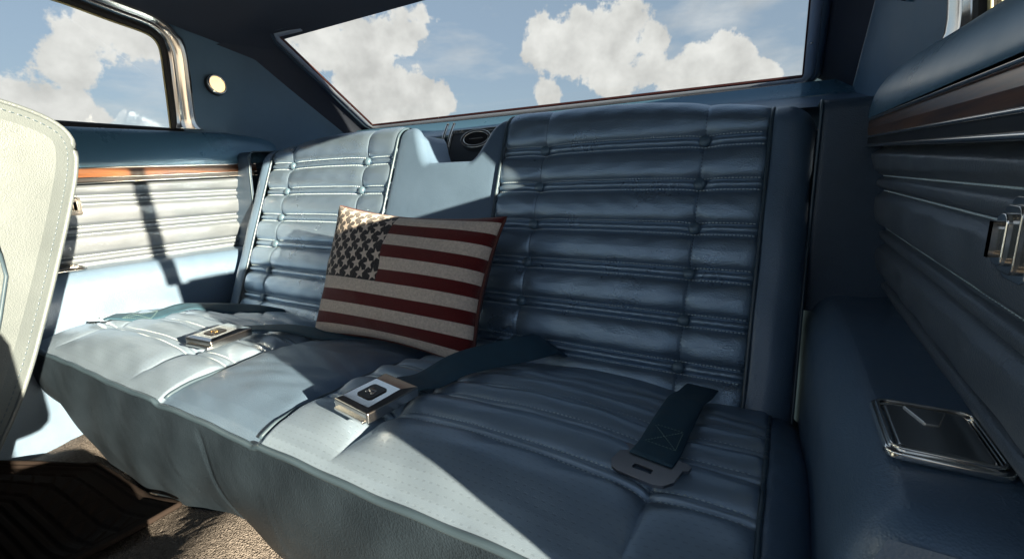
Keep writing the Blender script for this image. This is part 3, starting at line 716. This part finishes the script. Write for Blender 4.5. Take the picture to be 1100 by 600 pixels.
def cushion():
    for nm, x0, x1, mt in (('pleated_cushion', -.662, -CSM, M_cush), ('centre_cushion', -CSM, CSM, M_vinyl), ('pleated_cushion', CSM, .662, M_cush)):
        n = int(abs(x1 - x0) * 760); X, Y = np.meshgrid(np.linspace(x0, x1, n), np.linspace(.128, .60, 400), indexing='ij')
        # front edge curls gently
        o = grid(nm, np.stack([X, Y - .0 * X, cush(X, Y)], -1), mt, seat)
        if mt is M_cush:
            s = -1 if x0 < 0 else 1; L = []; Nn = []
            for r in ROWS:
                for dy in (-.0078, .0078):
                    x = np.linspace(CSM + .012, .655, 300); y = np.full_like(x, r + dy); L.append(np.stack([s * x, y, cush(s * x, y) + .0008], -1)); Nn.append(np.tile((0, 0, 1.), (300, 1)))
            stitches('stitching', L, Nn, o)
        y = np.linspace(.135, .56, 120)
        for xb in ((x0,) if x0 < -.5 else (x0, x1) if nm[0] == 'c' else (x1,)):
            tube('piping', np.stack([xb + 0 * y, y, cush(xb + 0 * y, y) + .0025], -1), .0026, M_pipe, o, 8)
    for s in (-1, 1):
        X, Y = np.meshgrid(np.concatenate([np.linspace(.662, .7065, 30)]), np.linspace(.128, .60, 160), indexing='ij'); Z = cush(X, Y); P = np.stack([s * X, Y, Z], -1)
        low = P[-1].copy(); low[:, 2] = .25; P = np.concatenate([P, low[None]]); grid('cushion_end', P, M_vinyl, seat, flip=(s < 0))
    # front valance
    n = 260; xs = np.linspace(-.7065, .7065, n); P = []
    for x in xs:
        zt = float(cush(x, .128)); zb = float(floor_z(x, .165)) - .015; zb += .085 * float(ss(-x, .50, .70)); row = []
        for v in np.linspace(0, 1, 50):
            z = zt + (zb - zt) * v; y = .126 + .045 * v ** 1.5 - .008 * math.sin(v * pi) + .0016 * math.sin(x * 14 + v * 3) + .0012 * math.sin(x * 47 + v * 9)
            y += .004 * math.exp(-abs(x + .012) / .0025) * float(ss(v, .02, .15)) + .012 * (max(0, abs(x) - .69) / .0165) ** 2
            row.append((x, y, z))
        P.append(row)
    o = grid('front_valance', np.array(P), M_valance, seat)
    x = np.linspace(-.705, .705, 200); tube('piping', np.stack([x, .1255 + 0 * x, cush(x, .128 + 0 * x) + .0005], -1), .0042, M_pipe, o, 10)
    return o
cushion()

# ------------------------------------------------------------------ front seat (its inboard side and rear edge show)
fs = empty('front_seat', (-.5, 0, .27)); tag(fs, 'pale blue vinyl front passenger seat back, side on at the left edge of the picture', 'seat')
def front_seat():
    # side outline (y,z): rear edge from the bottom up, over the top, down the front
    rear = [(-.075, .30), (-.035, .42), (-.012, .468), (.018, .52), (.045, .580), (.083, .68), (.117, .775), (.140, .845), (.1475, .878), (.149, .900), (.143, .917), (.128, .931), (.105, .9425), (.07, .955), (.02, .966), (-.05, .968), (-.11, .955), (-.145, .92), (-.15, .87), (-.17, .75), (-.21, .6), (-.245, .45), (-.26, .30)]
    R_ = np.array(rear); d = np.concatenate([[0], np.cumsum(np.linalg.norm(np.diff(R_, axis=0), axis=1))]); t = np.linspace(0, d[-1], 160)
    L = np.stack([np.interp(t, d, R_[:, 0]), np.interp(t, d, R_[:, 1])], -1)
    for _ in range(5): L[1:-1] = (L[:-2] + 2 * L[1:-1] + L[2:]) / 4
    c = np.array((-.03, .62)); T = np.gradient(L, axis=0); T /= np.linalg.norm(T, axis=1)[:, None]; Nn = np.stack([T[:, 1], -T[:, 0]], -1)
    if np.sum(Nn * (L - L.mean(0))) < 0: Nn *= -1
    cols = []
    xin, xout = -.27, -.76
    for (x, ins) in [(xin - .016, 0.0), (xin - .008, -.0015), (xin - .003, -.005), (xin, -.010), (xin + .002, -.016), (xin + .004, -.022), (xin + .007, -.030)]:
        cols.append(np.stack([np.full(len(L), x), L[:, 0] + Nn[:, 0] * ins, L[:, 1] + Nn[:, 1] * ins], -1))
    body = [np.stack([np.full(len(L), x), L[:, 0] + Nn[:, 0] * .004 * math.sin((x - xout) / (xin - xout) * pi), L[:, 1]], -1) for x in np.linspace(xout, xin - .018, 30)]
    P = np.array(body + cols); o = grid('backrest', P, M_front, fs); fixn(o)
    # inboard face closing
    rim = cols[-1]; sa = np.array((-.16, .34)); sb = np.array((-.012, .865)); pr_ = np.clip(((rim[:, 1:] - sa) @ (sb - sa)) / ((sb - sa) @ (sb - sa)), 0, 1); tg = sa + pr_[:, None] * (sb - sa)
    tg = np.concatenate([np.full((len(rim), 1), xin + .015), tg], 1); Q = np.array([rim + (tg - rim) * np.array((math.sin(v * pi / 2), v, v)) for v in np.linspace(0, 1, 16)])
    f = grid('side_cover', Q, M_front, fs); fixn(f)
    rim2 = body[0]; c2 = rim2.mean(0); mesh('outer_cover', rim2, [tuple(range(len(rim2)))], M_front, fs, False)
    e = cols[2][:115].copy(); e[:, 0] += .0008; tube('piping', e, .0034, M_front, fs, 8)
    st = cols[4][:115].copy(); st[:, 0] += .001; stitches('stitching', [st], [np.tile((1., 0, 0), (len(st), 1))], fs, length=.005, gap=.003, w=.0005, mat=M_pipe)
    # hinge cover seam and chrome button
    a = [(-.03 + .065 * math.cos(q), .775 + .04 * math.sin(q)) for q in np.linspace(pi * .62, .1, 24)]
    a += [(.034 - .0 * k, .775 - .03 * k) for k in range(1, 3)] + [(.018, .66), (-.006, .585), (-.035, .50), (-.06, .44)]
    tube('hinge_cover_seam', [(xin + .0128, y, z) for y, z in a], .0024, M_pipe, fs, 6)
    prism('release_button', circ(.010, n=20), (xin + .010, .006, .757), (0, 1, 0), (0, 0, 1), (1, 0, 0), .010, M_chrome, fs, .003)
front_seat()

def shade_seat():  # unseen driver seat, added for its shadow on the floor and front seat
    r = empty('front_seat', (.19, -.3, .27)); tag(r, 'unseen folded driver seat added beside the camera to shade floor and front seat', 'seat')
    for nm, o, z, h in (('shade_cushion', [(p + (.0, .04)[0], q + .045) for p, q in rrect(.26, .49, .05)], .30, .16), ('backrest', rrect(.25, .38, .06), .56, .22)):
        q = prism(nm, o, (.19, -.31, z), (1, 0, 0), (0, 1, 0), (0, 0, 1), h, M_front, r, .03)
shade_seat()
# ------------------------------------------------------------------ flag cushion
def pillow():
    BL = np.array((-.152, .425, .530)); BR_ = np.array((.234, .430, .524)); TL = np.array((-.170, .535, .778)); TR = np.array((.236, .545, .760))
    root = empty('throw_pillow', tuple((BL + BR_) / 2)); tag(root, 'woven throw pillow with stars and red and white flag stripes leaning on the backrest', 'pillow')
    ux = (BR_ - BL); uy = (TL - BL); n = np.cross(ux, uy); n /= np.linalg.norm(n)      # n faces forward (-y)
    if n[1] > 0: n = -n
    NU, NV = 620, 460; u, v = np.meshgrid(np.linspace(0, 1, NU), np.linspace(0, 1, NV), indexing='ij')
    def surf(u, v, sgn):
        base = (1 - v)[..., None] * ((1 - u)[..., None] * BL + u[..., None] * BR_) + v[..., None] * ((1 - u)[..., None] * TL + u[..., None] * TR)
        a = 4 * u * (1 - u); b = 4 * v * (1 - v)
        # edges draw in towards the middles of the sides
        ctr = (BL + BR_ + TL + TR) / 4; pull_ = .016
        base = base + (ux / np.linalg.norm(ux)) * (pull_ * b * (1 - 2 * u) * np.abs(1 - 2 * u) ** 3)[..., None] + (uy / np.linalg.norm(uy)) * (pull_ * a * (1 - 2 * v) * np.abs(1 - 2 * v) ** 3)[..., None]
        th = (a ** .45) * (b ** .45); w = .0026 * np.sin(u * 9 + v * 14) + .0014 * np.sin(v * 27 + u * 6 + 2 * np.sin(u * 7)) + .004 * np.exp(-((u + v * .4 - .5) / .04) ** 2) * (v < .5) * (.5 - v)  + .002 * np.exp(-((u - .93) / .05) ** 2) * np.sin(v * 55)
        return base + n * (sgn * (.052 * th + .004) + w * th)[..., None]
    P = surf(u, v, 1)
    red = np.array((.105, .012, .014)); wht = np.array((.62, .55, .50)); nav = np.array((.020, .020, .028))
    fs_ = .45 + (1 - v) * 11.5; k = np.floor(fs_); stripe = (k % 2 == 0)
    wob = .0
    col = np.where(stripe[..., None], red, wht)
    cu, cv = .475, 1 - 6.55 / 11.5
    can = (u < cu) & (v > cv)
    uu = u * .395; vv = v * .27; star = np.zeros_like(can)
    rs = .0142
    rows = 8
    for r in range(rows):
        y = cv * .27 + .012 + r * (.27 - cv * .27 - .016) / (rows - .5)
        m = 5
        for q in range(m + (r % 2 == 0)):
            x = .014 + (q + (.5 if r % 2 else .05)) * (cu * .395 - .014) / (m + .35)
            dx = uu - x; dy = vv - y; rad = np.hypot(dx, dy); sel = rad < rs
            th = np.arctan2(dx[sel], dy[sel]) + .25; A = 2 * pi / 5; w = np.abs((th + A / 2) % A - A / 2)
            Rr = rs * .92; ri = Rr * .42
            # edge of a five-pointed star in polar form
            px, py = Rr, 0.0; qx, qy = ri * math.cos(A / 2), ri * math.sin(A / 2)
            lim = (px * qy - py * qx) / (np.cos(w) * (qy - py) - np.sin(w) * (qx - px))
            tmp = np.zeros_like(star); tmp[sel] = rad[sel] < lim
            # thin dark outline so neighbours stay apart
            tmp2 = np.zeros_like(star); tmp2[sel] = rad[sel] < lim * 1.0 + .0016
            star = np.where(tmp, 1, np.where(tmp2, 0, star))
    col = np.where(can[..., None], np.where((star > 0)[..., None], wht, nav), col)
    weave = 1 + .22 * np.where(((np.floor(u * 150) + np.floor(v * 110)) % 2) == 0, 1, -1) * (stripe & ~can)
    col = np.clip(col * weave[..., None] * (1 + rng.uniform(-.09, .09, weave.shape))[..., None], 0, 1)
    c4 = np.concatenate([col, np.ones((NU, NV, 1))], -1)
    f = grid('front_cover', P, M_flag, root, col=c4, flip=False); fixn(f)
    u2, v2 = np.meshgrid(np.linspace(0, 1, 60), np.linspace(0, 1, 50), indexing='ij'); b = grid('back_cover', surf(u2, v2, -1), M_back, root); fixn(b)
    tt = np.linspace(0, 1, 60); z0 = 0 * tt; pts = np.concatenate([surf(tt, z0, 0), surf(1 + z0, tt, 0)[1:], surf(tt[::-1], 1 + z0, 0)[1:], surf(z0, tt[::-1], 0)[1:-1]])
    tube('piping', pts, .0030, material('rust_cord', (.12, .045, .04), .9, bump=[('noise', 500, .6, .001)]), root, 10, closed=True)
pillow()

# ------------------------------------------------------------------ seat belts
def ribbon(name, C, S, w, th, mat, parent):
    """flat webbing: centre points C, side vectors S"""
    C = np.asarray(C, float); S = np.asarray(S, float); d = np.concatenate([[0], np.cumsum(np.linalg.norm(np.diff(C, axis=0), axis=1))]); t = np.linspace(0, d[-1], 60)
    C = np.stack([np.interp(t, d, C[:, k]) for k in range(3)], -1); S = np.stack([np.interp(t, d, S[:, k]) for k in range(3)], -1)
    for _ in range(14): C[1:-1] = (C[:-2] + 2 * C[1:-1] + C[2:]) / 4; S[1:-1] = (S[:-2] + 2 * S[1:-1] + S[2:]) / 4
    T = np.gradient(C, axis=0); T /= np.linalg.norm(T, axis=1)[:, None]; S /= np.linalg.norm(S, axis=1)[:, None]; Nn = np.cross(T, S); Nn /= np.linalg.norm(Nn, axis=1)[:, None]
    if np.mean(Nn[:, 2]) < 0: Nn = -Nn
    prof = [(-.5, 0), (-.47, .5), (-.25, .62), (0, .55), (.25, .62), (.47, .5), (.5, 0), (.47, -.5), (0, -.5), (-.47, -.5)]
    V = []; F = []; n = len(prof)
    for c, s, q in zip(C, S, Nn): V += [c + s * a * w + q * b * th for a, b in prof]
    for i in range(len(C) - 1):
        for j in range(n): F.append((i * n + j, i * n + (j + 1) % n, (i + 1) * n + (j + 1) % n, (i + 1) * n + j))
    F += [tuple(range(n)), tuple((len(C) - 1) * n + j for j in range(n))]
    o = mesh(name, V, F, mat, parent); fixn(o); return o, C, S, Nn
def frame_on(x, y, ang, tilt_x=0, tilt_y=0):
    ex = Vector((math.cos(ang), math.sin(ang), tilt_x)).normalized(); ey = Vector((-math.sin(ang), math.cos(ang), tilt_y)).normalized(); ez = ex.cross(ey).normalized(); ey = ez.cross(ex)
    return np.array(ex), np.array(ey), np.array(ez)
def buckle_belt(label, c, ang, tx, ty, strap, sides, gold=False, sc=1.0):
    """ex runs from the mouth of the buckle back to the strap"""
    root = empty('seat_belt', tuple(c)); tag(root, label, 'seat belt', 'lap belts lying on the rear seat')
    ex, ey, ez = frame_on(c[0], c[1], ang, tx, ty); c = np.array(c, float)
    L, Wd, H = .072 * sc, .058 * sc, .013 * sc
    b = prism('buckle', [(-L / 2, -Wd / 2), (L / 2, -Wd / 2), (L / 2, Wd / 2), (-L / 2, Wd / 2)], c, ex, ey, ez, H, M_chrome2, root, .0022 * sc)
    # raised wedge top plate
    V = [];
    for (a, q, hh) in [(-.47, -.47, 1.0), (.47, -.47, 1.0), (.47, .47, 1.0), (-.47, .47, 1.0), (-.40, -.38, 1.16), (.22, -.36, 1.24), (.22, .36, 1.24), (-.40, .38, 1.16)]: V.append(c + ex * a * L + ey * q * Wd + ez * H * hh)
    tp = mesh('press_plate', V, [(4, 5, 6, 7), (0, 1, 5, 4), (1, 2, 6, 5), (2, 3, 7, 6), (3, 0, 4, 7)], M_chrome, b, False); fixn(tp); bevel(tp, .001, 2)
    prism('slot', rrect(.004, Wd * .78, .001), c - ex * (L / 2 + .0006) + ez * H * .2, ez * H * .12 / .002, ey, -ex, .001, M_black, b)
    prism('latch_lip', [(-L / 2 - .004, -Wd * .43), (-L / 2 + .01, -Wd * .43), (-L / 2 + .01, Wd * .43), (-L / 2 - .004, Wd * .43)], c + ez * H * .05, ex, ey, ez, .004, M_chrome, b, .001)
    slope = (1.24 - 1.16) * H / (.62 * L); e2 = ex + ez * slope; e2 /= np.linalg.norm(e2); z2 = np.cross(e2, ey)
    bc = c - ex * .09 * L + ez * (H * 1.205 + .0004); em = prism('emblem', rrect(.026 * sc, .024 * sc, .005), bc, e2, ey, z2, .0008, M_black, b, .0003)
    mt = M_gold if gold else M_chrome2; q = bc + z2 * .0009
    # coach shaped badge: body, roof curve and wheels
    prism('emblem_mark', [(x * .001 * sc, y * .001 * sc) for y, x in [(-6, 1), (-4, -2), (0, -3), (5, -2), (7, 2), (6, 5), (3, 6), (1, 4), (-2, 5), (-4, 4)]], q, e2, ey, z2, .0007, mt, em)
    for yy in (-5, 4): prism('emblem_mark', circ(.0022 * sc, n=12), q - e2 * .0035 * sc + ey * yy * .001 * sc, e2, ey, z2, .0008, mt, em)
    if strap:
        C0 = c + ex * L * .47 + ez * H * .45
        ribbon('strap', [C0 - ex * .006] + [C0 + ex * .012] + strap, [ey, ey] + sides, .050 * sc, .0022, M_web, root)
    return root
def C(x, y, off=.004): return np.array((x, y, float(cush(x, y)) + off))
# middle buckle (right passenger's), strap curling back between cushion and backrest
zb = float(cz(.26)) + .006
buckle_belt('silver seat belt buckle with dark badge, in front of the flag pillow', (.232, .226, zb + .006), math.radians(84), .04, .06,
            [C(.243, .305, .020), C(.256, .36, .028), C(.285, .415, .034), C(.315, .470, .036), C(.325, .52, .04), np.array((.33, .57, .52))],
            [np.array((-.98, .2, .05)), np.array((-.9, .4, .25)), np.array((-.62, .7, .38)), np.array((-.75, .5, .45)), np.array((-.85, .3, .4)), np.array((-.9, .2, .2))], sc=1.12)
buckle_belt('sunlit seat belt buckle with brass coloured badge, left of the smooth centre cushion', (-.205, .268, float(cz(.27)) + .014), math.radians(98), .02, .04,
            [C(-.205, .34, .010), C(-.17, .38, .008), C(-.10, .41, .008), C(-.05, .45, .008), C(-.02, .50, .01), np.array((0, .57, .49))],
            [np.array((-1, .1, 0)), np.array((-.8, .6, 0))] + [np.array((-.45, .9, 0))] * 4, gold=True, sc=1.12)
def tongue_belt(label, tip, ang, strap, sides, w=.052, pitch=.0, roll=0, gold=False):
    root = empty('seat_belt', tuple(tip)); tag(root, label, 'seat belt', 'lap belts lying on the rear seat')
    ex, ey, ez = frame_on(tip[0], tip[1], ang, pitch, roll); c = np.array(tip, float)
    pts = [(0.0, -.018), (.004, -.026), (.014, -.0315), (.036, -.0315), (.040, -.036), (.047, -.036), (.050, -.030), (.050, .030), (.047, .036), (.040, .036), (.036, .0315), (.014, .0315), (.004, .026), (0.0, .018)]
    n = len(pts); hole = []
    hw = [(.014, -.007), (.013, -.008), (.0135, -.009), (.0145, -.0095), (.0195, -.0095), (.0205, -.009), (.021, -.008), (.021, .008), (.0205, .009), (.0195, .0095), (.0145, .0095), (.0135, .009), (.013, .008), (.0125, .007)]
    t = prism('tongue', pts, c, ex, ey, ez, .0032, M_gun if not gold else M_chrome, root, .0012, hw)
    C0 = c + ex * .044 + ez * .004
    o, Cc, Ss, Nn = ribbon('strap', [C0 - ex * .010, C0 + ex * .014] + strap, [ey, ey] + sides, w, .0030, M_web, root)
    # box-and-cross stitching over the folded end
    z0 = Cc[4:24]; L = []; k0, k1 = 5, 13
    A = lambda k, v: Cc[k] + Ss[k] * v * w + Nn[k] * .0021
    segs = [(k0, -.36, k0, .36), (k1, -.36, k1, .36), (k0, -.36, k1, .36), (k0, .36, k1, -.36), (k0, -.36, k1, -.36)]
    P = [np.array([A(a, b), (A(a, b) + A(cc_, d_)) / 2, A(cc_, d_)]) for a, b, cc_, d_ in segs]
    stitches('cross_stitching', P, [np.tile(Nn[8], (3, 1))] * len(P), o, .003, .0008, .0005, material('teal_thread', (.12, .21, .23), .7))
    return root
tongue_belt('dark metal belt tongue on blue strap lying on the right end of the cushion', (.558, .230, float(cush(.556, .228)) + .011), math.radians(80),
            [C(.566, .315, .018), C(.567, .37, .022), C(.568, .43, .024), C(.57, .47, .026), np.array((.572, .53, .52)), np.array((.572, .58, .50))],
            [np.array((-1, .15, 0))] * 6, w=.045)
tongue_belt('sunlit belt tongue on pale crumpled strap at the far left end of the cushion', (-.645, .232, float(cush(-.62, .25)) + .010), math.radians(35),
            [C(-.565, .30, .012), C(-.53, .34, .010), C(-.50, .375, .016), C(-.46, .42, .010), C(-.42, .47, .012), np.array((-.40, .56, .50))],
            [np.array((-.5, .8, .25)), np.array((-.6, .7, .6)), np.array((-.4, .9, -.1)), np.array((-.5, .8, .5)), np.array((-.5, .8, .1)), np.array((-.5, .8, .1))], w=.040, gold=True)

# ------------------------------------------------------------------ floor mat
def floor_mat():
    root = empty('floor_mat', (-.45, 0, FZ)); tag(root, 'dark ribbed rubber floor mat on the carpet in front of the bench seat', 'floor mat')
    x0, x1, y0, y1 = -.70, -.17, -.45, .145; nx, ny = 330, 300
    X, Y = np.meshgrid(np.linspace(x0, x1, nx), np.linspace(y0, y1, ny), indexing='ij')
    h = .006 + 0 * X
    e = np.minimum.reduce([X - x0, x1 - X, Y - y0, y1 - Y]); h += .004 * (e < .012)
    inn = e > .035
    grid_ = (Y > .035) & inn
    gx = ((X - x0) / .042) % 1; gy = ((Y - .035) / .034) % 1; tri = np.where((gx + gy) < 1, 1, .35)
    h += np.where(grid_, .004 * tri * ((gx > .12) & (gy > .14)), 0)
    h += np.where(inn & ~grid_, .004 * (((Y) / .016) % 1 > .45), 0)
    Z = floor_z(X, Y) * .35 + .65 * (FZ + .004) + h + .02 * ss(X, -.30, -.17)
    P = np.stack([X, Y, Z], -1)
    # cut the rear left corner
    P[..., 1] -= np.clip((-.50 - X) / .2, 0, 1) * .10 * (Y - y0) / (y1 - y0)
    grid('mat_sheet', P, M_mat, root)
    lo = P.copy(); rim = np.concatenate([P[0], P[1:, -1], P[-1, ::-1][1:], P[::-1, 0][1:-1]]); tube('mat_rim', rim, .005, M_mat, root, 6, closed=True)
floor_mat()
